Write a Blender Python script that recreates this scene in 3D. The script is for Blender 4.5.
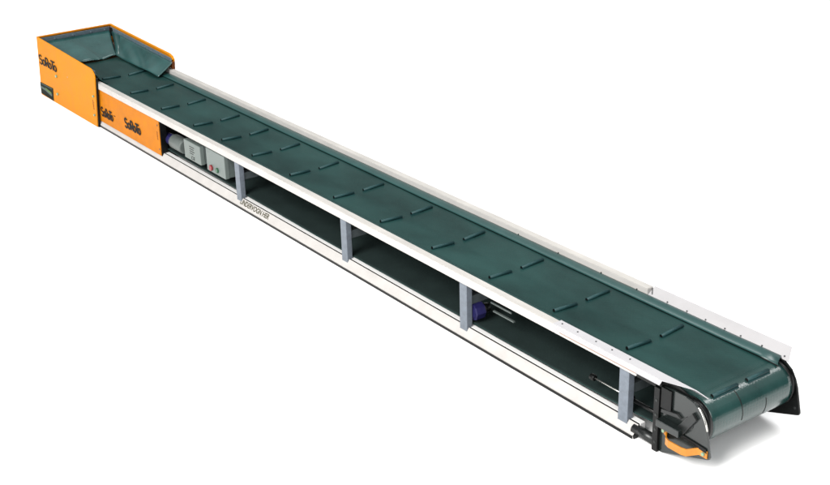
import bpy, bmesh, math, random
from mathutils import Vector, Matrix

random.seed(4)
for o in list(bpy.data.objects):
    bpy.data.objects.remove(o)
S = bpy.context.scene
COL = S.collection

# All measures below are in a working unit u = 0.15 m:  X runs along the machine
# (towards the discharge drum), Y across it (far side positive), Z up.
U = 0.15
X0 = 15.0          # the machine's middle, which becomes the world origin
ZF = -1.765        # floor level


def W(p):
    return Vector(((p[0] - X0) * U, p[1] * U, (p[2] - ZF) * U))


# ------------------------------------------------------------------ camera
cam_d = bpy.data.cameras.new('camera')
cam = bpy.data.objects.new('camera', cam_d)
COL.objects.link(cam)
S.camera = cam
cam_d.sensor_width = 36.0
cam_d.lens = 1275.018 / 830 * 36.0
cam_d.clip_start = 0.1
cam_d.clip_end = 500
r_ = Vector((0.5881826, 0.80829576, -0.02644233))
u_ = Vector((-0.30451551, 0.25164349, 0.91866526))
d_ = Vector((-0.74920727, 0.53229082, -0.39415092))
m = Matrix((r_, u_, -d_)).transposed().to_4x4()
m.translation = W((53.3298, -21.6475, 15.2150))
cam.matrix_world = m

# ------------------------------------------------------------------ studio light
S.view_settings.view_transform = 'Standard'
S.view_settings.look = 'None'
S.view_settings.gamma = 1
S.view_settings.exposure = 0

wd = bpy.data.worlds.new('World')
S.world = wd
wd.use_nodes = True
nt = wd.node_tree
nt.nodes.clear()
wo = nt.nodes.new('ShaderNodeOutputWorld')
wb = nt.nodes.new('ShaderNodeBackground')
wb.inputs['Strength'].default_value = 0.7
# a studio: dim walls, pale ceiling
tc = nt.nodes.new('ShaderNodeTexCoord')
sx = nt.nodes.new('ShaderNodeSeparateXYZ')
mr = nt.nodes.new('ShaderNodeMapRange')
mr.inputs['From Min'].default_value = 0.30
mr.inputs['From Max'].default_value = 0.60
mr.inputs['To Min'].default_value = 0.0
mr.inputs['To Max'].default_value = 1.0
mx = nt.nodes.new('ShaderNodeMix')
mx.data_type = 'RGBA'
mx.inputs['A'].default_value = (0.16, 0.17, 0.18, 1)
mx.inputs['B'].default_value = (1, 1, 1, 1)
nt.links.new(tc.outputs['Generated'], sx.inputs[0])
nt.links.new(sx.outputs['Z'], mr.inputs['Value'])
nt.links.new(mr.outputs['Result'], mx.inputs['Factor'])
nt.links.new(mx.outputs['Result'], wb.inputs['Color'])
nt.links.new(wb.outputs[0], wo.inputs[0])


def softbox(name, loc, target, size, power, color=(1, 1, 1), size_y=None):
    L = bpy.data.lights.new(name, 'AREA')
    L.energy = power
    L.color = color
    L.shape = 'RECTANGLE'
    L.size = size
    L.size_y = size_y or size
    o = bpy.data.objects.new(name, L)
    COL.objects.link(o)
    o.location = loc
    o.rotation_euler = (Vector(target) - Vector(loc)).to_track_quat('-Z', 'Y').to_euler()
    return o


KAZ, KEL, KD = math.radians(-69), math.radians(37), 14
softbox('key_softbox', (KD * math.cos(KEL) * math.cos(KAZ), KD * math.cos(KEL) * math.sin(KAZ), KD * math.sin(KEL)),
        (0, 0, 0.2), 7, 3300, (1, 0.985, 0.96))
softbox('added_fill_softbox', (10.5, -5.6, 5.2), (1.5, 0, 0.2), 5, 480)  # added fill that lifts the shadow under the drum
softbox('added_strip_softbox', (3.3, 3.0, 5.2), (3.3, 2.6, 0), 1.2, 190, (1, 1, 1), 4.5)  # added and unseen, puts a highlight band on the drum
softbox('top_softbox', (-2.2, 0.5, 8), (-1.0, 0, 0), 5, 330, (0.97, 0.99, 1), 3)

# ------------------------------------------------------------------ materials


def mat(name, col, rough=0.5, metal=0.0, spec=0.5, noise=0.0, scale=40, bump=0.0, bscale=200,
        stretch=(1, 1, 1), dark=None, speck=0.0, speck_col=(0.3, 0.28, 0.25), coat=0.0):
    M = bpy.data.materials.new(name)
    M.use_nodes = True
    t = M.node_tree
    b = t.nodes['Principled BSDF']
    b.inputs['Roughness'].default_value = rough
    b.inputs['Metallic'].default_value = metal
    b.inputs['Specular IOR Level'].default_value = spec
    b.inputs['Coat Weight'].default_value = coat
    b.inputs['Base Color'].default_value = (*col, 1)
    c = t.nodes.new('ShaderNodeTexCoord')
    mp = t.nodes.new('ShaderNodeMapping')
    mp.inputs['Scale'].default_value = stretch
    t.links.new(c.outputs['Object'], mp.inputs[0])
    last = None
    if noise:
        n = t.nodes.new('ShaderNodeTexNoise')
        n.inputs['Scale'].default_value = scale
        n.inputs['Detail'].default_value = 6
        n.inputs['Roughness'].default_value = 0.6
        t.links.new(mp.outputs[0], n.inputs['Vector'])
        rp = t.nodes.new('ShaderNodeMapRange')
        rp.inputs['From Min'].default_value = 0.3
        rp.inputs['From Max'].default_value = 0.7
        t.links.new(n.outputs['Fac'], rp.inputs['Value'])
        x = t.nodes.new('ShaderNodeMix')
        x.data_type = 'RGBA'
        dk = dark or tuple(v * (1 - noise) for v in col)
        x.inputs['A'].default_value = (*dk, 1)
        x.inputs['B'].default_value = (*[min(1, v * (1 + noise * 0.5)) for v in col], 1)
        t.links.new(rp.outputs['Result'], x.inputs['Factor'])
        last = x.outputs['Result']
        rr = t.nodes.new('ShaderNodeMapRange')
        rr.inputs['To Min'].default_value = max(0.02, rough - 0.12)
        rr.inputs['To Max'].default_value = min(1, rough + 0.12)
        t.links.new(n.outputs['Fac'], rr.inputs['Value'])
        t.links.new(rr.outputs['Result'], b.inputs['Roughness'])
    if speck:
        n2 = t.nodes.new('ShaderNodeTexNoise')
        n2.inputs['Scale'].default_value = 130
        n2.inputs['Detail'].default_value = 3
        t.links.new(c.outputs['Object'], n2.inputs['Vector'])
        r2 = t.nodes.new('ShaderNodeMapRange')
        r2.inputs['From Min'].default_value = 0.66
        r2.inputs['From Max'].default_value = 0.74
        r2.inputs['To Max'].default_value = speck
        t.links.new(n2.outputs['Fac'], r2.inputs['Value'])
        x2 = t.nodes.new('ShaderNodeMix')
        x2.data_type = 'RGBA'
        x2.inputs['A'].default_value = (*col, 1)
        if last:
            t.links.new(last, x2.inputs['A'])
        x2.inputs['B'].default_value = (*speck_col, 1)
        t.links.new(r2.outputs['Result'], x2.inputs['Factor'])
        last = x2.outputs['Result']
    if last:
        t.links.new(last, b.inputs['Base Color'])
    if bump:
        n3 = t.nodes.new('ShaderNodeTexNoise')
        n3.inputs['Scale'].default_value = bscale
        n3.inputs['Detail'].default_value = 4
        t.links.new(c.outputs['Object'], n3.inputs['Vector'])
        bp = t.nodes.new('ShaderNodeBump')
        bp.inputs['Strength'].default_value = bump
        bp.inputs['Distance'].default_value = 0.004
        t.links.new(n3.outputs['Fac'], bp.inputs['Height'])
        t.links.new(bp.outputs[0], b.inputs['Normal'])
    return M


M = {}
M['floor'] = mat('white_paper', (0.93, 0.93, 0.93), 0.9, spec=0.1)
M['belt'] = mat('green_rubber', (0.0092, 0.0318, 0.0292), 0.36, spec=0.22, noise=0.6, scale=1.7, stretch=(0.8, 1.6, 1), dark=(0.0038, 0.0175, 0.0162), speck=0.25, speck_col=(0.02, 0.05, 0.047), bump=0.12, bscale=260)
M['skirt'] = mat('green_rubber_skirt', (0.010, 0.044, 0.042), 0.32, spec=0.5, noise=0.2, scale=6)
M['backing'] = mat('grey_belt_backing', (0.013, 0.022, 0.021), 0.75, spec=0.1, noise=0.2, scale=8, bump=0.2, bscale=300)
M['cleat'] = mat('green_cleat_rubber', (0.0075, 0.034, 0.036), 0.5, spec=0.25, noise=0.15, scale=30)
M['flap'] = mat('green_flap_rubber', (0.014, 0.054, 0.052), 0.30, spec=0.5, noise=0.4, scale=5, bump=0.25, bscale=14)
M['rail'] = mat('white_painted_rail', (0.395, 0.380, 0.366), 0.5, spec=0.3, noise=0.09, scale=9, speck=0.3,
                speck_col=(0.27, 0.25, 0.22))
M['white'] = mat('white_sheet', (0.345, 0.34, 0.35), 0.5, spec=0.15, noise=0.05, scale=10)
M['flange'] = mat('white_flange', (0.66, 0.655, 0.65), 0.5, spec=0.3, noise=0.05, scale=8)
M['galv'] = mat('galvanised_steel', (0.125, 0.145, 0.172), 0.5, metal=0.15, spec=0.4, noise=0.22, scale=45, bump=0.1)
M['cap'] = mat('mottled_cap_strip', (0.372, 0.358, 0.338), 0.5, spec=0.25, noise=0.16, scale=11, speck=0.5, speck_col=(0.22, 0.19, 0.15), stretch=(0.35, 1, 1))
M['far_white'] = mat('white_sheet_darkened', (0.295, 0.288, 0.292), 0.45, spec=0.2, noise=0.08, scale=6, speck=0.25)  # white sheet darkened in colour to offset the key light on it
M['rod'] = mat('dim_rod', (0.07, 0.085, 0.082), 0.4)
M['dull'] = mat('dull_steel', (0.045, 0.055, 0.058), 0.5, spec=0.3, noise=0.2, scale=30)
M['strip'] = mat('zinc_strip', (0.12, 0.16, 0.19), 0.4, metal=0.3, spec=0.5, noise=0.2, scale=30)
M['orange'] = mat('orange_paint', (0.49, 0.176, 0.006), 0.5, spec=0.06, speck=0.12, speck_col=(0.2, 0.06, 0.01), noise=0.10, scale=9, bump=0.06, bscale=420)
M['deep_orange'] = mat('deep_orange_paint', (0.42, 0.138, 0.006), 0.5, spec=0.06, speck=0.25, speck_col=(0.2, 0.05, 0.01), noise=0.14, scale=12, bump=0.06,
                       bscale=420)
M['handle'] = mat('orange_strap', (0.40, 0.145, 0.005), 0.35, spec=0.5, noise=0.2, scale=40)
M['black'] = mat('black_paint_and_shade', (0.0025, 0.003, 0.003), 0.35, spec=0.2, noise=0.3, scale=60)  # also colours strips that stand in for shade
M['ink'] = mat('black_ink', (0.008, 0.007, 0.006), 0.6, spec=0.1)
M['brown_ink'] = mat('brown_ink', (0.10, 0.028, 0.006), 0.6, spec=0.1)
M['grey_ink'] = mat('grey_ink', (0.07, 0.065, 0.045), 0.6, spec=0.1)
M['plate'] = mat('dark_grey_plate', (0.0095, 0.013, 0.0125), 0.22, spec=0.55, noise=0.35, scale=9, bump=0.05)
M['steel'] = mat('dark_steel', (0.018, 0.02, 0.02), 0.3, metal=0.4, spec=0.5, noise=0.3, scale=40)
M['bright'] = mat('bright_steel_and_glint', (0.55, 0.55, 0.52), 0.25, metal=0.9)  # also colours the strip that paints a glint on the side plate
M['box'] = mat('pale_grey_plastic', (0.115, 0.138, 0.13), 0.4, spec=0.35, noise=0.06, scale=20)
M['boxside'] = mat('grey_plastic_lid', (0.085, 0.105, 0.10), 0.45, spec=0.35)
M['red'] = mat('red_button', (0.16, 0.008, 0.012), 0.3)
M['green'] = mat('green_button', (0.006, 0.055, 0.02), 0.3)
M['blue'] = mat('blue_plastic', (0.011, 0.010, 0.058), 0.4, spec=0.35, noise=0.25, scale=30)
M['motor'] = mat('grey_motor', (0.085, 0.10, 0.095), 0.5, noise=0.15, scale=30)
M['sticker'] = mat('dark_sticker', (0.004, 0.010, 0.007), 0.5, spec=0.03, noise=0.4, scale=30)
M['pale'] = mat('pale_print', (0.07, 0.095, 0.085), 0.5, spec=0.05)
M['lime'] = mat('green_print', (0.09, 0.15, 0.04), 0.5, spec=0.05)
M['bolt'] = mat('zinc_bolt', (0.20, 0.30, 0.20), 0.3, metal=0.4)
M['rust'] = mat('rust_edge', (0.22, 0.10, 0.04), 0.7)

# fine woven texture in the belt's face, and broad random lighter and darker stretches
t = M['belt'].node_tree
for nd in t.nodes:
    if nd.type == 'MAP_RANGE' and abs(nd.inputs['From Min'].default_value - 0.3) < 1e-3:
        nd.inputs['From Min'].default_value = 0.35
        nd.inputs['From Max'].default_value = 0.68
b = t.nodes['Principled BSDF']
bump0 = b.inputs['Normal'].links[0].from_node
tcn = t.nodes.new('ShaderNodeTexCoord')
mpn = t.nodes.new('ShaderNodeMapping')
mpn.inputs['Rotation'].default_value = (0, 0, math.radians(45))
t.links.new(tcn.outputs['Object'], mpn.inputs[0])
ck = t.nodes.new('ShaderNodeTexVoronoi')
ck.inputs['Scale'].default_value = 90
ck.inputs['Randomness'].default_value = 0.1
t.links.new(mpn.outputs[0], ck.inputs['Vector'])
bw = t.nodes.new('ShaderNodeBump')
bw.inputs['Strength'].default_value = 0.10
bw.inputs['Distance'].default_value = 0.003
t.links.new(ck.outputs['Distance'], bw.inputs['Height'])
t.links.new(bump0.outputs[0], bw.inputs['Normal'])
t.links.new(bw.outputs[0], b.inputs['Normal'])

# belt gloss raised by position at the drum, added to bring out highlight bands
pg = t.nodes.new('ShaderNodeNewGeometry')
px3 = t.nodes.new('ShaderNodeSeparateXYZ')
t.links.new(pg.outputs['Position'], px3.inputs[0])
for sock, lo, hi in (('Roughness', 0.36, 0.17), ('Specular IOR Level', 0.2, 0.55)):
    pm = t.nodes.new('ShaderNodeMapRange')
    pm.inputs['From Min'].default_value = (35.7 - X0) * U
    pm.inputs['From Max'].default_value = (36.2 - X0) * U
    pm.inputs['To Min'].default_value = lo
    pm.inputs['To Max'].default_value = hi
    t.links.new(px3.outputs['X'], pm.inputs['Value'])
    t.links.new(pm.outputs['Result'], b.inputs[sock])

# ------------------------------------------------------------------ mesh helpers


class MB:
    def __init__(self):
        self.bm = bmesh.new()

    def box(self, x0, x1, y0, y1, z0, z1, bev=0.0):
        b2 = bmesh.new()
        vs = [b2.verts.new((x, y, z)) for x in (x0, x1) for y in (y0, y1) for z in (z0, z1)]
        for f in ((0, 1, 3, 2), (4, 6, 7, 5), (0, 4, 5, 1), (2, 3, 7, 6), (0, 2, 6, 4), (1, 5, 7, 3)):
            b2.faces.new([vs[i] for i in f])
        if bev:
            bmesh.ops.bevel(b2, geom=list(b2.edges), offset=bev, segments=2, profile=0.5, affect='EDGES')
        self.merge(b2)
        return self

    def merge(self, b2):
        bmesh.ops.recalc_face_normals(b2, faces=list(b2.faces))
        mp = {v: self.bm.verts.new(v.co) for v in b2.verts}
        for f in b2.faces:
            nf = self.bm.faces.new([mp[v] for v in f.verts])
            nf.smooth = f.smooth
            nf.material_index = f.material_index
        b2.free()

    def prism(self, a, b_, bev=0.0):
        """two matching loops of points joined as a solid"""
        b2 = bmesh.new()
        va = [b2.verts.new(p) for p in a]
        vb = [b2.verts.new(p) for p in b_]
        n = len(a)
        b2.faces.new(va)
        b2.faces.new(vb[::-1])
        for i in range(n):
            b2.faces.new((va[i], vb[i], vb[(i + 1) % n], va[(i + 1) % n]))
        bmesh.ops.recalc_face_normals(b2, faces=list(b2.faces))
        if bev:
            bmesh.ops.bevel(b2, geom=list(b2.edges), offset=bev, segments=2, profile=0.5, affect='EDGES')
        self.merge(b2)
        return self

    def xz(self, pts, y0, y1, bev=0.0):
        return self.prism([(x, y0, z) for x, z in pts], [(x, y1, z) for x, z in pts], bev)

    def yz(self, pts, x0, x1, bev=0.0):
        return self.prism([(x0, y, z) for y, z in pts], [(x1, y, z) for y, z in pts], bev)

    def tube(self, p0, p1, r0, r1=None, n=20, caps=True, cap_mat=0, bev=0.0):
        r1 = r0 if r1 is None else r1
        p0, p1 = Vector(p0), Vector(p1)
        d = (p1 - p0).normalized()
        a = d.orthogonal().normalized()
        c = d.cross(a)
        b2 = bmesh.new()
        A = [b2.verts.new(p0 + (a * math.cos(2 * math.pi * i / n) + c * math.sin(2 * math.pi * i / n)) * r0)
             for i in range(n)]
        B = [b2.verts.new(p1 + (a * math.cos(2 * math.pi * i / n) + c * math.sin(2 * math.pi * i / n)) * r1)
             for i in range(n)]
        for i in range(n):
            f = b2.faces.new((A[i], A[(i + 1) % n], B[(i + 1) % n], B[i]))
            f.smooth = n > 10
        if caps:
            f1 = b2.faces.new(A[::-1])
            f2 = b2.faces.new(B)
            f1.material_index = f2.material_index = cap_mat
            if bev:
                bmesh.ops.bevel(b2, geom=list(f1.edges) + list(f2.edges), offset=bev, segments=2, profile=0.5,
                                affect='EDGES')
        self.merge(b2)
        return self

    def grid(self, rows, smooth=True, close=False):
        vs = [[self.bm.verts.new(p) for p in r] for r in rows]
        n = len(vs)
        for i in range(n if close else n - 1):
            j = (i + 1) % n
            for k in range(len(vs[i]) - 1):
                f = self.bm.faces.new((vs[i][k], vs[j][k], vs[j][k + 1], vs[i][k + 1]))
                f.smooth = smooth
        return self

    def build(self, name, material, parent=None, solid=0.0, soff=0.0):
        me = bpy.data.meshes.new(name)
        ctr = Vector((0, 0, 0))
        for v in self.bm.verts:
            v.co = W(v.co)
            ctr += v.co
        if len(self.bm.verts):
            ctr /= len(self.bm.verts)
        for v in self.bm.verts:
            v.co -= ctr
        self.bm.normal_update()
        self.bm.to_mesh(me)
        self.bm.free()
        o = bpy.data.objects.new(name, me)
        COL.objects.link(o)
        for mm in (material if isinstance(material, (list, tuple)) else [material]):
            me.materials.append(M[mm])
        o.location = ctr
        if solid:
            sm = o.modifiers.new('thickness', 'SOLIDIFY')
            sm.thickness = solid * U
            sm.offset = soff
        if parent is not None:
            hang(o, parent)
        return o


def hang(o, parent):
    o.parent = parent
    pw = Vector(o.location)
    p = parent
    off = Vector((0, 0, 0))
    while p is not None:
        off += p.location
        p = p.parent
    o.location = pw - off
    return o


def lettering(name, body, o0, xdir, updir, width, height, material, parent, bold=0.0, depth=0.012):
    """flat letters: baseline start o0, unit directions, fitted to width x height (in u)"""
    cu = bpy.data.curves.new(name, 'FONT')
    cu.body = body
    cu.size = 1.0
    cu.offset = bold
    cu.extrude = 0.0
    cu.resolution_u = 4
    tmp = bpy.data.objects.new(name, cu)
    COL.objects.link(tmp)
    dg = bpy.context.evaluated_depsgraph_get()
    dg.update()
    me = bpy.data.meshes.new_from_object(tmp.evaluated_get(dg))
    bpy.data.objects.remove(tmp)
    xs = [v.co.x for v in me.vertices]
    ys = [v.co.y for v in me.vertices]
    ax, bx, ay, by = min(xs), max(xs), min(ys), max(ys)
    o0, xdir, updir = Vector(o0), Vector(xdir), Vector(updir)
    nrm = xdir.cross(updir).normalized()
    bm = bmesh.new()
    bm.from_mesh(me)
    ex = bmesh.ops.extrude_face_region(bm, geom=list(bm.faces))
    top = set(v for v in ex['geom'] if isinstance(v, bmesh.types.BMVert))
    for v in bm.verts:
        a = (v.co.x - ax) / (bx - ax) * width
        c = (v.co.y - ay) / (by - ay) * height
        v.co = o0 + xdir * a + updir * c + nrm * (depth if v in top else -0.004)
    bmesh.ops.recalc_face_normals(bm, faces=list(bm.faces))
    mb = MB()
    mb.bm.free()
    mb.bm = bm
    bpy.data.meshes.remove(me)
    return mb.build(name, material, parent)


def stroke_letters(name, o0, xdir, updir, width, height, material, parent, sw=0.15, depth=0.012):
    """the maker's round-cornered word drawn with broad strokes; cell units, letter height 1"""
    def ring(cx, cy, a, c, t0=0, t1=360, n=14):
        return [(cx + a * math.cos(math.radians(t0 + (t1 - t0) * i / n)), cy + c * math.sin(math.radians(t0 + (t1 - t0) * i / n)))
                for i in range(n + 1)]
    o = ring(0, 0, 0.21, 0.27)
    Sx = ring(0.26, 0.72, 0.22, 0.21, 20, 270, 10) + ring(0.26, 0.27, 0.24, 0.24, 90, -160, 10)
    strokes = [Sx]
    strokes += [[(x + 0.81, y + 0.32) for x, y in o]]
    strokes += [[(1.20, 0.03), (1.20, 0.93)], [(1.20, 0.93), (1.42, 0.93)] + ring(1.42, 0.69, 0.20, 0.24, 90, -90, 8) + [(1.20, 0.45)],
                [(1.40, 0.45), (1.64, 0.03)]]
    strokes += [[(x + 1.94, y + 0.32) for x, y in o]]
    strokes += [[(2.16, 0.93), (2.86, 0.93)], [(2.44, 0.93), (2.44, 0.03)]]
    strokes += [[(x + 2.84, y + 0.34) for x, y in o]]
    tw = 3.15
    o0, xdir, updir = Vector(o0), Vector(xdir), Vector(updir)
    nrm = xdir.cross(updir).normalized()
    mb = MB()
    lift = 0
    for stq in strokes:
        lift += 0.0012
        n = len(stq)
        L_, R_ = [], []
        for i, (px_, py_) in enumerate(stq):
            a = Vector(stq[max(0, i - 1)])
            c = Vector(stq[min(n - 1, i + 1)])
            if n > 12 and (Vector(stq[0]) - Vector(stq[-1])).length < 1e-4 and i in (0, n - 1):
                a, c = Vector(stq[-2]), Vector(stq[1])
            tdir = (c - a).normalized()
            nn_ = Vector((-tdir.y, tdir.x)) * sw / 2
            L_.append(Vector((px_, py_)) + nn_)
            R_.append(Vector((px_, py_)) - nn_)
        mb.grid([[o0 + xdir * (q.x / tw * width) + updir * (q.y * height) + nrm * (depth + lift) for q in pr] for pr in zip(L_, R_)],
                smooth=False)
    return mb.build(name, material, parent, solid=0.008, soff=-1)


def lerp(a, b, t_):
    return a + (b - a) * t_


# ------------------------------------------------------------------ the floor
fb = MB()
fb.bm.verts.ensure_lookup_table()
R = 2200
vs = [fb.bm.verts.new((X0 + sxn * R, syn * R, ZF)) for sxn, syn in ((-1, -1), (1, -1), (1, 1), (-1, 1))]
fb.bm.faces.new(vs)
floor = fb.build('floor', 'floor')
floor['kind'] = 'structure'

# ------------------------------------------------------------------ the conveyor
root = bpy.data.objects.new('belt_conveyor', None)
COL.objects.link(root)
root.empty_display_size = 0.2
root.location = (0, 0, 0)
root['label'] = 'long portable belt conveyor with green rubber belt, white side rails and orange feed hopper'
root['category'] = 'conveyor'

DX, DZ, DR = 36.0, -0.57, 0.585      # discharge drum under the belt
TX = -3.7                             # tail drum in the hopper end


def vee(x):
    a = min(1, max(0, (35.9 - x) / 1.6))
    return a * a * (3 - 2 * a)


def belt_z(x, y):
    e = abs(y)
    z = -0.055 + 0.052 * e + (0.18 * max(0, e - 1.2) ** 2)
    z = z * vee(x)
    if x > DX:
        z = DZ + math.sqrt(max(0.0, DR ** 2 - (x - DX) ** 2)) - 0.015
    return z


ys = [-1.45, -1.36, -1.25, -1.1, -0.8, -0.4, -0.12, 0, 0.12, 0.4, 0.8, 1.1, 1.25, 1.36]
rows = []
x = TX
while x < DX - 0.01:
    rows.append([(x, y, belt_z(x, y) + 0.006 * math.sin(x * 1.9 + y) * vee(x)) for y in ys])
    x += 0.35 if x < 33.6 else 0.1
for k in range(25):
    a = math.pi / 2 - math.pi * k / 24
    rows.append([(DX + math.cos(a) * DR, y, DZ + math.sin(a) * DR) for y in ys])
ret = [(35.6, -1.18), (35, -1.25), (34.2, -1.3), (33, -1.335), (30, -1.35), (26, -1.36), (22, -1.385), (19, -1.395),
       (15, -1.36), (12, -1.315), (8, -1.30), (3, -1.28), (-2, -1.2), (TX, -1.15)]
for x, z in ret:
    rows.append([(x, y, z) for y in ys])
for k in range(1, 12):
    a = -math.pi / 2 - math.pi * k / 12
    rows.append([(TX + math.cos(a) * DR, y, DZ + math.sin(a) * DR) for y in ys])
bb = MB()
bb.grid(rows, close=True)
belt = bb.build('conveyor_belt', ['belt', 'backing'], root, solid=0.03, soff=-1)
belt.modifiers[0].material_offset = 1

# splice seams: two narrow raised lines in the belt where it runs over the drum
for y0, k0, k1 in ((-0.42, 3, 14), (0.42, 10, 16)):
    sm_ = MB()
    rr = []
    for k in range(k0, k1 + 1):
        a = math.pi / 2 - math.pi * k / 24
        rr.append([(DX + math.cos(a) * (DR + h), y0 + dy, DZ + math.sin(a) * (DR + h)) for dy, h in
                   ((-0.014, 0.0), (-0.008, 0.009), (0.008, 0.009), (0.014, 0.0))])
    sm_.grid(rr)
    sm_.build('belt_seam', 'black', belt)

# cleats: pairs of short rubber tubes across the belt
PX = [0.90, 3.76, 6.72, 9.605, 11.92, 14.23, 16.89, 19.695, 22.44, 25.15, 27.85, 30.58, 33.32]
spans = []
for i, px in enumerate(PX):
    spans += [(px, -1.0 - 0.05 * (i < 1), -0.2), (px, 0.19, 1.0)]
spans += [(36.2, -1.1, -0.24), (36.2, 0.11, 0.88)]
for px, ya, yb in spans:
    za, zb = belt_z(px, ya) + 0.04, belt_z(px, yb) + 0.04
    jx = random.uniform(-0.015, 0.015)
    c = MB().tube((px - jx, ya, za), (px + jx, yb, zb), 0.053, n=14, cap_mat=1)
    c.box(px - 0.075, px + 0.075, ya, yb, min(za, zb) - 0.06, min(za, zb) - 0.028)
    c.build('cleat', ['cleat', 'black'], belt)  # black end faces paint the shade inside the hollow tubes

# drums inside the belt
MB().tube((DX, -1.42, DZ), (DX, 1.33, DZ), DR - 0.045, n=48, bev=0.03).build('drive_drum', 'black', root)
MB().tube((TX, -1.42, DZ), (TX, 1.33, DZ), DR - 0.045, n=32, bev=0.03).build('tail_drum', 'black', root)
MB().tube((DX, -1.66, DZ), (DX, 1.52, DZ), 0.12, n=20).build('drum_shaft', 'steel', root)
sb = MB().box(-2.5, 34.0, -1.3, 1.25, -0.20, -0.14)
sb.build('belt_support_tray', 'black', root)

# rubber skirts along the rails, with a black strip painting the shadow gap beneath
for s in (-1, 1):
    prof = [(1.215, 0.030), (1.26, 0.052), (1.33, 0.070), (1.42, 0.078), (1.50, 0.075), (1.565, 0.062)]
    xe = 35.2 if s < 0 else 36.02
    sk = MB()
    eg = MB()
    rws = []
    egs = []
    x = -4.0
    xs_ = []
    while x < xe - 0.1:
        xs_.append(x)
        x += 0.4
    for x in xs_:
        lift = 0.02 * (1 - vee(x)) + 0.003 * math.sin(x * 0.8)
        rws.append([(x, s * y, z + lift) for y, z in prof])
        egs.append([(x, s * (1.212 + 0.02 * q), 0.012 + 0.030 * q + lift) for q in (0, 1)])
    rws.append([(xe + 0.20 - 0.04 * i, s * y, z + 0.0 + 0.004 * i) for i, (y, z) in enumerate(prof)])
    egs.append([(xe + 0.20, s * (1.212 + 0.02 * q), 0.0 + 0.025 * q) for q in (0, 1)])
    sk.grid(rws)
    sko = sk.build('rubber_skirt', 'skirt', root, solid=0.022, soff=-1 if s < 0 else 1)
    eg.grid(egs)
    eg.build('shadow_gap_strip', 'black', sko, solid=0.02, soff=0)

# top rails (square tube), with darker telescoped stub at the discharge end
for s in (-1, 1):
    y0, y1 = sorted((s * 1.565, s * 1.80))
    top = MB().box(-4.2, 34.42 if s < 0 else 31.49, y0, y1, 0.0, 0.243, 0.012).build('top_rail', 'rail', root)
    MB().box(-4.2, 31.44 if s < 0 else 31.48, y0 + 0.004, y1 - 0.004, 0.2435, 0.252).build('rail_cap', 'cap', top)  # thin strip setting the rail top's tone apart from its faces
    if s > 0:
        MB().box(31.50, 35.6, 1.66, 1.80, -0.16, 0.085, 0.01).build('rail_stub', 'galv', root)
    if s < 0:
        MB().box(34.425, 35.05, y0 + 0.03, y1 - 0.02, -0.02, 0.2, 0.01).build('rail_stub', 'black', root)

# white end sheets with rivets
e = MB()
zt = 0.254
e.prism([(31.45, -1.818, zt), (35.28, -1.818, zt), (36.1, -1.53, zt), (31.45, -1.53, zt)],
        [(31.45, -1.818, zt + 0.014), (35.28, -1.818, zt + 0.014), (36.1, -1.53, zt + 0.014), (31.45, -1.53, zt + 0.014)])
e.prism([(31.45, -1.818, zt), (35.28, -1.818, zt), (35.20, -1.818, 0.1), (31.45, -1.818, 0.1)],
        [(31.45, -1.804, zt), (35.28, -1.804, zt), (35.20, -1.804, 0.1), (31.45, -1.804, 0.1)])
e.prism([(33.2, -1.53, zt + 0.014), (36.1, -1.53, zt + 0.014), (36.3, -1.33, 0.07), (33.2, -1.33, 0.07)],
        [(33.2, -1.545, zt), (36.1, -1.545, zt), (36.3, -1.345, 0.055), (33.2, -1.345, 0.055)])
near_end = e.build('end_sheet', 'white', root)
MB().box(31.7, 34.42, -1.816, -1.803, 0.082, 0.097).build('sheet_edge', 'rust', near_end)
e = MB()
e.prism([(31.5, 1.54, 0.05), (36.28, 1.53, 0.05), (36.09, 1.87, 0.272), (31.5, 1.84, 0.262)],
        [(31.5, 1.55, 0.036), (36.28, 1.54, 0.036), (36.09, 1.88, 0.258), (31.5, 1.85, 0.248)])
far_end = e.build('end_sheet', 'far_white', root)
for rx in (31.63, 32.21, 32.88, 33.45, 34.07):
    MB().tube((rx, -1.66, zt + 0.010), (rx, -1.66, zt + 0.026), 0.022, n=10).build('rivet', 'steel', near_end)
nn = Vector((0, -0.577, 0.817))
for rx in (32.2, 32.9, 33.55, 34.2, 34.72, 35.4, 36.1):
    c0 = Vector((rx, 1.60, 0.104))
    MB().tube(c0, c0 + nn * 0.014, 0.022, n=10).build('rivet', 'steel', far_end)
for rx in (26.1, 27.9, 29.7, 31.1):
    MB().tube((rx, 1.566, 0.10), (rx, 1.555, 0.10), 0.022, n=10).build('rivet', 'steel', root)
MB().tube((31.5, 1.75, 0.22), (31.62, 1.62, 0.12), 0.014, n=8).build('sheet_clip', 'steel', far_end)

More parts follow.
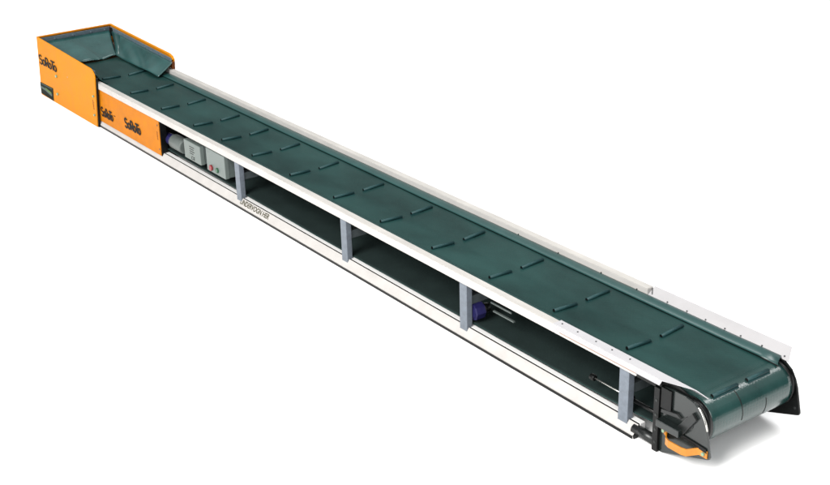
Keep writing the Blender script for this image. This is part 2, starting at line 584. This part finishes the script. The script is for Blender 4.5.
# bottom rails: sloped outer face, flat top flange behind a groove, black strip drawing the lower dark line
for s in (-1, 1):
    prof = [(1.80, -1.650), (1.632, -1.417), (1.622, -1.412), (1.612, -1.420), (1.600, -1.60), (1.60, -1.755), (1.80, -1.755)]
    x0, x1 = (-4.3, 34.42)
    br = MB().yz([(s * y, z) for y, z in prof], x0, x1).build('bottom_rail', 'rail', root)
    MB().box(x0, x1 - 0.02, *sorted((s * 1.795, s * 1.825)), -1.755, -1.685).build('lower_dark_strip', 'black', br)
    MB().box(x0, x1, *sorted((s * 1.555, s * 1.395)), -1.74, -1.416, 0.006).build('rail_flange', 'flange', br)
    MB().box(x0, x1 - 0.03, *sorted((s * 1.602, s * 1.552)), -1.74, -1.424).build('groove_shade_strip', 'black', br)  # black filler painting the shade inside the groove
    if s < 0:
        near_rail = br
        MB().yz([(y * 0.999 - 0.004, z - 0.01) for y, z in [(-1.80, -1.66), (-1.63, -1.42), (-1.60, -1.43), (-1.60, -1.74), (-1.79, -1.74)]],
                34.40, 34.45).build('rail_end_cap', 'black', br)
    MB().tube((34.3, s * 1.64, -1.57), (35.1, s * 1.64, -1.57), 0.135, n=24).build('extension_tube', 'steel', root)
up = Vector((0, 0.170, 0.235)).normalized()
lettering('rail_lettering', 'UNDERVOGN HER', (14.40, -1.80 + 0.170 * 0.24, -1.650 + 0.235 * 0.24), (1, 0, 0), up, 2.05, 0.19, 'grey_ink', near_rail, bold=0.025, depth=0.006)

# uprights and cross bars
for px in (14.12, 21.15, 27.36, 33.77):
    for s in (-1, 1):
        y0, y1 = sorted((s * 1.70, s * 1.50))
        p = MB().box(px, px + 0.33, y0, y1, -1.56, 0.005, 0.014)
        ft = [(px - 0.03, s * 1.725, -1.60), (px + 0.36, s * 1.725, -1.60), (px + 0.36, s * 1.51, -1.46), (px - 0.03, s * 1.51, -1.46)]
        ft2 = [(px, s * 1.70, -1.50), (px + 0.33, s * 1.70, -1.50), (px + 0.33, s * 1.505, -1.40), (px, s * 1.505, -1.40)]
        p.prism(ft, ft2)
        p.build('upright', 'galv', root)
    MB().box(px + 0.04, px + 0.29, -1.50, 1.50, -0.74, -0.47, 0.012).build('cross_bar', 'dull', root)

# ------------------------------------------------------------------ discharge end
sp = [(35.20, -1.70), (35.23, -1.755), (35.30, -1.745), (36.68, -1.262), (36.75, -1.23), (36.765, -1.17), (36.62, -0.54), (36.54, -0.33),
      (36.40, -0.11), (36.19, 0.03), (35.95, 0.08), (35.55, 0.09), (35.15, 0.03)]
near_plate = MB().xz(sp, -1.70, -1.64, 0.008).build('side_plate', 'plate', root)
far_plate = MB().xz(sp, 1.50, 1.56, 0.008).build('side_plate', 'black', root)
MB().xz([(35.05, -0.9), (35.05, 0.20), (35.6, 0.22), (36.0, 0.10), (36.26, -0.03), (36.0, -0.9)], -1.63, -1.605).build('black_filler', 'black', root)  # black filler closing the gap between end sheet and side plate
MB().tube((DX, -1.60, DZ), (DX, -1.455, DZ), DR + 0.015, n=48).build('drum_flange', 'black', root)
MB().tube((DX, 1.37, DZ), (DX, 1.48, DZ), DR + 0.0, n=48).build('drum_flange', 'black', root)
MB().grid([[(x + 0.004, y, z + 0.004) for y in (-1.703, -1.645)] for x, z in [(36.62, -0.54), (36.56, -0.37), (36.49, -0.24), (36.40, -0.11), (36.31, -0.04)]]).build('edge_glint', 'bright', near_plate, solid=0.012, soff=0)  # bright strip painting the light caught by the plate's rim
MB().tube((36.62, 1.565, -1.08), (36.62, 1.49, -1.08), 0.035, n=12).build('bolt', 'steel', far_plate)
br_ = MB().box(35.03, 35.20, -1.79, -1.70, -1.75, 0.0, 0.008)
br_.box(35.17, 35.20, -1.70, -1.40, -1.75, 0.0)
frame = br_.build('end_bracket', 'black', root)
for z in (-0.35, -0.75, -1.15, -1.5):
    MB().tube((35.115, -1.80, z), (35.115, -1.785, z), 0.035, n=12).build('bolt', 'steel', frame)
MB().box(35.215, 35.55, -1.76, -1.705, -0.5, 0.06, 0.01).build('sheet_shadow_box', 'black', near_plate)  # added black box standing in for the shadow under the end sheet
blk = MB().box(35.25, 35.97, -1.93, -1.705, -0.93, -0.75, 0.012)
blk.build('bearing_block', 'plate', near_plate)
plate_strip = MB().xz([(35.80, -0.74), (35.97, -0.90), (36.36, -0.33), (36.22, -0.20)], -1.78, -1.705, 0.01)
plate_strip.build('diagonal_strip', 'steel', near_plate)  # dark diagonal strip across the plate
plate_strip = MB().xz([(35.25, -0.62), (35.25, -0.52), (35.75, -0.44), (35.9, -0.52)], -1.77, -1.705, 0.01)
plate_strip.build('bearing_guide', 'steel', near_plate)
MB().xz([(35.98, -0.93), (36.66, -0.97), (36.70, -1.08), (35.60, -0.98)], -1.735, -1.705, 0.006).build('shadow_band', 'black', near_plate)  # black strip painting a band of shadow across the plate
MB().tube((36.06, -1.715, -0.57), (36.06, -1.69, -0.57), 0.16, n=24).build('bearing_flange', 'steel', near_plate)

# orange pull handle: a bowed flat strap with two bolted feet
path = [(35.27, -1.715, -1.03), (35.41, -1.715, -1.12), (35.44, -1.73, -1.20), (35.56, -1.88, -1.215), (35.68, -1.92, -1.225), (36.08, -1.92, -1.225),
        (36.22, -1.89, -1.215), (36.40, -1.735, -1.15), (36.46, -1.715, -1.12), (36.70, -1.715, -1.12)]
hb = MB()
hh = 0.095
hb.grid([[(x, y, z - hh), (x, y, z + hh)] for x, y, z in path], smooth=False)
hnd = hb.build('pull_handle', 'handle', root, solid=0.03, soff=0)
for x, z in ((35.35, -1.09), (36.60, -1.12)):
    MB().tube((x, -1.73, z), (x, -1.775, z), 0.048, n=6).build('bolt', 'bolt', hnd)

# belt tension rod
rod = MB().tube((32.6, -1.45, -0.94), (33.95, -1.45, -0.95), 0.018, n=12).build('tension_rod', 'bright', root)
MB().tube((32.52, -1.45, -0.94), (32.68, -1.45, -0.94), 0.085, n=14, bev=0.02).build('rod_knob', 'black', rod)
MB().tube((33.86, -1.45, -0.955), (34.0, -1.45, -0.955), 0.12, n=6).build('lock_nut', 'black', rod)
MB().tube((34.0, -1.45, -0.955), (35.05, -1.45, -0.965), 0.05, n=14).build('threaded_sleeve', 'black', rod)
MB().tube((34.93, -1.45, -0.96), (35.02, -1.45, -0.96), 0.075, n=6).build('end_nut', 'bright', rod)

# ------------------------------------------------------------------ blue plug and pipes
pl = MB().tube((27.62, -1.45, -1.0), (27.66, -1.12, -0.99), 0.27, 0.25, n=8, bev=0.02)
plug = pl.build('power_plug', 'blue', root)
MB().tube((27.66, -1.12, -0.99), (27.68, -0.9, -0.98), 0.17, 0.13, n=16).build('plug_neck', 'black', plug)
MB().tube((27.62, -1.45, -1.0), (27.62, -1.475, -1.0), 0.17, n=8).build('plug_face', 'blue', plug)
bk = MB().box(28.05, 28.95, -1.12, -1.09, -0.66, -0.61)
bk.box(28.2, 29.1, -1.16, -1.10, -0.86, -0.82)
bk.build('cable_clip', 'rod', root)

# ------------------------------------------------------------------ control boxes and motor
for i, (xa, xb, za, zb) in enumerate(((9.86, 11.22, -1.05, -0.30), (11.72, 13.18, -1.06, -0.16))):
    cb = MB().box(xa, xb, -1.62, -1.44, za, zb, 0.02).build('control_box', 'box', root)
    MB().box(xa + 0.015, xb - 0.015, -1.435, -1.12, za + 0.015, zb - 0.015, 0.015).build('box_base', 'boxside', cb)
    if i == 0:
        pr = MB()
        for k in range(4):
            pr.box(10.33, 10.33 + (0.40, 0.34, 0.40, 0.30)[k], -1.626, -1.617, -0.50 - 0.09 * k, -0.475 - 0.09 * k)
        pr.build('printed_mark', 'ink', cb)
        lettering('printed_letters', 'CE', (10.42, -1.622, -0.99), (1, 0, 0), (0, 0, 1), 0.3, 0.13, 'ink', cb, depth=0.005)
    else:
        MB().tube((12.10, -1.61, -0.88), (12.10, -1.69, -0.88), 0.115, n=20, bev=0.015).build('stop_button', 'red', cb)
        MB().tube((12.57, -1.61, -0.86), (12.57, -1.68, -0.86), 0.10, n=20, bev=0.015).build('start_button', 'green', cb)
mt = MB().tube((8.35, -1.30, -0.86), (9.35, -1.30, -0.86), 0.29, n=28, bev=0.04).build('motor', 'motor', root)
MB().tube((7.7, -1.30, -0.88), (8.33, -1.30, -0.88), 0.22, n=20, bev=0.03).build('motor_cap', 'blue', mt)

# ------------------------------------------------------------------ orange motor cover
cv = MB().prism([(1.75, -1.745, -1.50), (7.90, -1.745, -1.505), (7.98, -1.745, -0.012), (1.75, -1.745, -0.012)],
                [(1.75, -1.72, -1.50), (7.90, -1.72, -1.505), (7.98, -1.72, -0.012), (1.75, -1.72, -0.012)])
cover = cv.build('motor_cover', 'deep_orange', root)
MB().prism([(7.90, -1.718, -1.53), (7.99, -1.718, -0.012), (7.99, -1.45, -0.012), (7.90, -1.45, -1.40)],
           [(7.94, -1.718, -1.53), (8.03, -1.718, -0.012), (8.03, -1.45, -0.012), (7.94, -1.45, -1.40)]).build('cover_end', 'black', cover)
stroke_letters('cover_lettering', (2.13, -1.746, -1.20), (1, 0, 0), (0, 0, 1), 1.25, 0.43, 'ink', cover, 0.17)
MB().box(3.42, 3.60, -1.752, -1.744, -0.92, -0.88).build('printed_dash', 'ink', cover)
stroke_letters('cover_lettering', (4.58, -1.746, -1.12), (1, 0, 0.01), (0, 0, 1), 1.58, 0.44, 'ink', cover, 0.19)
lb = MB()
for k in range(7):
    lb.box(7.70 + 0.012 * (k % 2), 7.80 - 0.016 * (k % 3), -1.751, -1.744, -0.86 + 0.05 * k, -0.835 + 0.05 * k)
lb.build('printed_mark', 'brown_ink', cover)
for z in (-0.25, -1.25):
    MB().tube((7.82, -1.746, z), (7.82, -1.76, z), 0.035, n=10).build('bolt', 'steel', cover)

# ------------------------------------------------------------------ feed hopper
hop = bpy.data.objects.new('feed_hopper', None)
COL.objects.link(hop)
hop.empty_display_size = 0.1
hop.location = W((-1.2, 0, ZF))
hang(hop, root)


def panel(pts, y0, y1, name='side_panel', mt_='orange'):
    return MB().xz(pts, y0, y1, 0.01).build(name, mt_, hop)


npan = panel([(-4.79, -1.762), (1.84, -1.762), (2.25, 0.52), (2.22, 0.66), (2.10, 0.78), (1.88, 0.875), (-4.35, 1.105)], -1.92, -1.87)
fpan = panel([(-4.85, -1.762), (1.90, -1.762), (2.22, 0.52), (2.24, 0.68), (2.12, 0.80), (1.84, 0.872), (-4.58, 1.075)], 1.83, 1.88)
# rolled top rims
MB().prism([(-4.57, 1.83, 1.077), (1.84, 1.83, 0.874), (2.12, 1.83, 0.80), (2.24, 1.83, 0.68), (2.24, 1.74, 0.66), (2.1, 1.74, 0.77), (1.83, 1.74, 0.84), (-4.57, 1.74, 1.045)][:4] +
           [(2.20, 1.83, 0.65), (2.09, 1.83, 0.765), (1.83, 1.83, 0.835), (-4.57, 1.83, 1.035)],
           [(-4.57, 1.76, 1.077), (1.84, 1.76, 0.874), (2.12, 1.76, 0.80), (2.24, 1.76, 0.68),
            (2.20, 1.76, 0.65), (2.09, 1.76, 0.765), (1.83, 1.76, 0.835), (-4.57, 1.76, 1.035)]).build('top_rim', 'orange', hop)
rp = MB().prism([(-4.83, -1.868, -1.762), (-4.78, -1.868, -1.762), (-4.36, -1.868, 1.085), (-4.42, -1.868, 1.085)],
                [(-4.88, 1.828, -1.762), (-4.83, 1.828, -1.762), (-4.53, 1.828, 1.065), (-4.58, 1.828, 1.065)])
rp.build('rear_panel', 'orange', hop)
MB().prism([(-4.44, -1.868, 1.088), (-4.28, -1.868, 1.088), (-4.28, -1.868, 1.05), (-4.44, -1.868, 1.05)],
           [(-4.60, 1.758, 1.068), (-4.44, 1.758, 1.068), (-4.44, 1.758, 1.03), (-4.60, 1.758, 1.03)]).build('top_rim', 'deep_orange', hop)
# near panel's folded front edge, black strip painting the shadow beside it
MB().prism([(1.86, -1.885, -1.76), (2.27, -1.885, 0.52), (2.27, -1.80, 0.52), (1.86, -1.80, -1.76)],
           [(1.91, -1.885, -1.76), (2.31, -1.885, 0.50), (2.31, -1.80, 0.50), (1.91, -1.80, -1.76)]).build('dark_front_edge', 'black', hop)
MB().prism([(1.94, 1.85, -1.76), (2.26, 1.85, 0.60), (2.26, 1.70, 0.60), (1.94, 1.70, -1.76)],
           [(1.97, 1.85, -1.76), (2.29, 1.85, 0.58), (2.29, 1.70, 0.58), (1.97, 1.70, -1.76)]).build('dark_front_edge', 'brown_ink', hop)

# zinc clamping strips
MB().prism([(-4.30, 1.74, 1.00), (2.2, 1.74, 0.745), (2.2, 1.74, 0.565), (-4.30, 1.74, 0.80)],
           [(-4.30, 1.70, 1.00), (2.2, 1.70, 0.745), (2.2, 1.70, 0.565), (-4.30, 1.70, 0.80)], 0.008).build('clamp_strip', 'strip', hop)
MB().prism([(-4.28, -1.80, 1.02), (2.0, -1.80, 0.77), (2.0, -1.80, 0.59), (-4.28, -1.80, 0.82)],
           [(-4.28, -1.76, 1.02), (2.0, -1.76, 0.77), (2.0, -1.76, 0.59), (-4.28, -1.76, 0.82)], 0.008).build('clamp_strip', 'strip', hop)
MB().prism([(-4.26, -1.75, 1.02), (-4.31, -1.75, 0.80), (-4.42, 1.69, 0.79), (-4.36, 1.69, 1.0)],
           [(-4.22, -1.75, 1.02), (-4.27, -1.75, 0.80), (-4.37, 1.69, 0.79), (-4.31, 1.69, 1.0)], 0.006).build('clamp_strip', 'strip', hop)
for x in (-3.4, -1.9, -0.4, 1.1):
    z = 0.90 - (x + 4.3) * 0.0385
    MB().tube((x, 1.70, z), (x, 1.675, z), 0.032, n=8).build('bolt', 'strip', hop)
for y in (-1.1, -0.2, 0.7, 1.4):
    MB().tube((-4.28 - 0.01 * y, y, 0.91), (-4.22 - 0.02 * y, y, 0.915), 0.032, n=8).build('bolt', 'strip', hop)


def flap(c00, c10, c11, c01, bulge, nrm_, seed, n=44, m_=10):
    """quad of rubber from the top edge c00-c10 to the bottom edge c01-c11, sagging and slightly creased"""
    rnd = random.Random(seed)
    ph = [rnd.uniform(0, 6) for _ in range(4)]
    c00, c10, c11, c01 = (Vector(v) for v in (c00, c10, c11, c01))
    nv = Vector(nrm_).normalized()
    rows_ = []
    for i in range(n + 1):
        a = i / n
        r = []
        for j in range(m_ + 1):
            bq = j / m_
            p = c00.lerp(c10, a).lerp(c01.lerp(c11, a), bq)
            p = p + nv * (bulge * math.sin(bq * math.pi) + 0.05 * math.sin(a * 7 + ph[0] + bq * 3) * bq
                          + 0.03 * math.sin(a * 15 + ph[1] - bq * 4) * bq
                          + 0.04 * math.exp(-((a - 0.35 - 0.3 * bq) / 0.04) ** 2) * bq)
            r.append(p)
        rows_.append(r)
    return MB().grid(rows_).build('rubber_flap', 'flap', hop, solid=0.03, soff=0)


flap((-4.15, 1.69, 0.82), (2.36, 1.69, 0.585), (2.36, 0.93, 0.09), (-2.15, 1.0, 0.10), -0.05, (0, -0.6, 0.8), 2)
flap((-4.22, -1.7, 0.83), (-4.3, 1.66, 0.82), (-2.25, 1.02, 0.09), (-2.25, -1.2, 0.09), -0.06, (0.4, 0, 0.9), 5)
flap((2.0, -1.74, 0.60), (-4.1, -1.74, 0.83), (-2.25, -1.22, 0.10), (2.0, -1.25, 0.10), -0.05, (0, 0.6, 0.8), 8)
# folded corner piece between the rear and the far flap
MB().grid([[(-4.1, 1.66, 0.80), (-3.3, 1.42, 0.52), (-2.2, 1.02, 0.13)],
           [(-3.6, 1.62, 0.79), (-2.9, 1.36, 0.50), (-2.1, 1.0, 0.14)],
           [(-3.1, 1.66, 0.78), (-2.7, 1.40, 0.47), (-1.95, 1.05, 0.15)]]).build('flap_fold', 'skirt', hop, solid=0.03, soff=0)

MB().prism([(-4.33, 1.70, 0.99), (-4.18, 1.62, 0.99), (-4.02, 1.72, 0.97)], [(-4.33, 1.68, 0.60), (-4.12, 1.60, 0.60), (-3.9, 1.70, 0.60)]).build('dark_corner_strip', 'black', hop)  # black strip filling the far rear corner
# near panel: lettering, sticker, bolts, small print
stroke_letters('hopper_lettering', (-4.34, -1.921, -0.17), (1, 0, 0.0), (0, 0, 1), 2.16, 0.47, 'ink', hop, 0.15)
st = [(-4.76, -1.70), (-3.20, -1.74), (-3.06, -1.10), (-4.71, -1.14)]
MB().xz(st, -1.932, -1.919).build('logo_sticker', 'sticker', hop)
MB().xz([(-4.66, -1.32), (-4.66, -1.42), (-4.1, -1.44), (-3.35, -1.56), (-3.30, -1.44), (-4.0, -1.33)], -1.937, -1.931).build('sticker_swoosh', 'pale', hop)
MB().xz([(-4.05, -1.28), (-3.35, -1.36), (-3.33, -1.42), (-3.75, -1.40), (-4.05, -1.34)], -1.940, -1.936).build('sticker_emblem', 'lime', hop)
MB().xz([(-4.6, -1.17), (-3.2, -1.14), (-3.2, -1.17), (-4.6, -1.20)], -1.937, -1.931).build('sticker_line', 'pale', hop)
for x, z in ((-2.35, -0.36), (-2.50, -1.24), (1.90, -0.35), (1.76, -1.23), (-1.0, -0.12)):
    r = 0.065 if x < 1 and x != -1.0 else (0.05 if x > 1 else 0.03)
    MB().tube((x, -1.915, z), (x, -1.99 if r > 0.04 else -1.93, z), r, n=8, bev=0.012).build('bolt', 'bolt', hop)
lb = MB()
for k in range(9):
    lb.box(1.66 + 0.014 * (k % 2), 1.79 - 0.02 * (k % 3), -1.926, -1.919, -0.98 + 0.05 * k, -0.955 + 0.05 * k)
lb.build('printed_mark', 'brown_ink', hop)
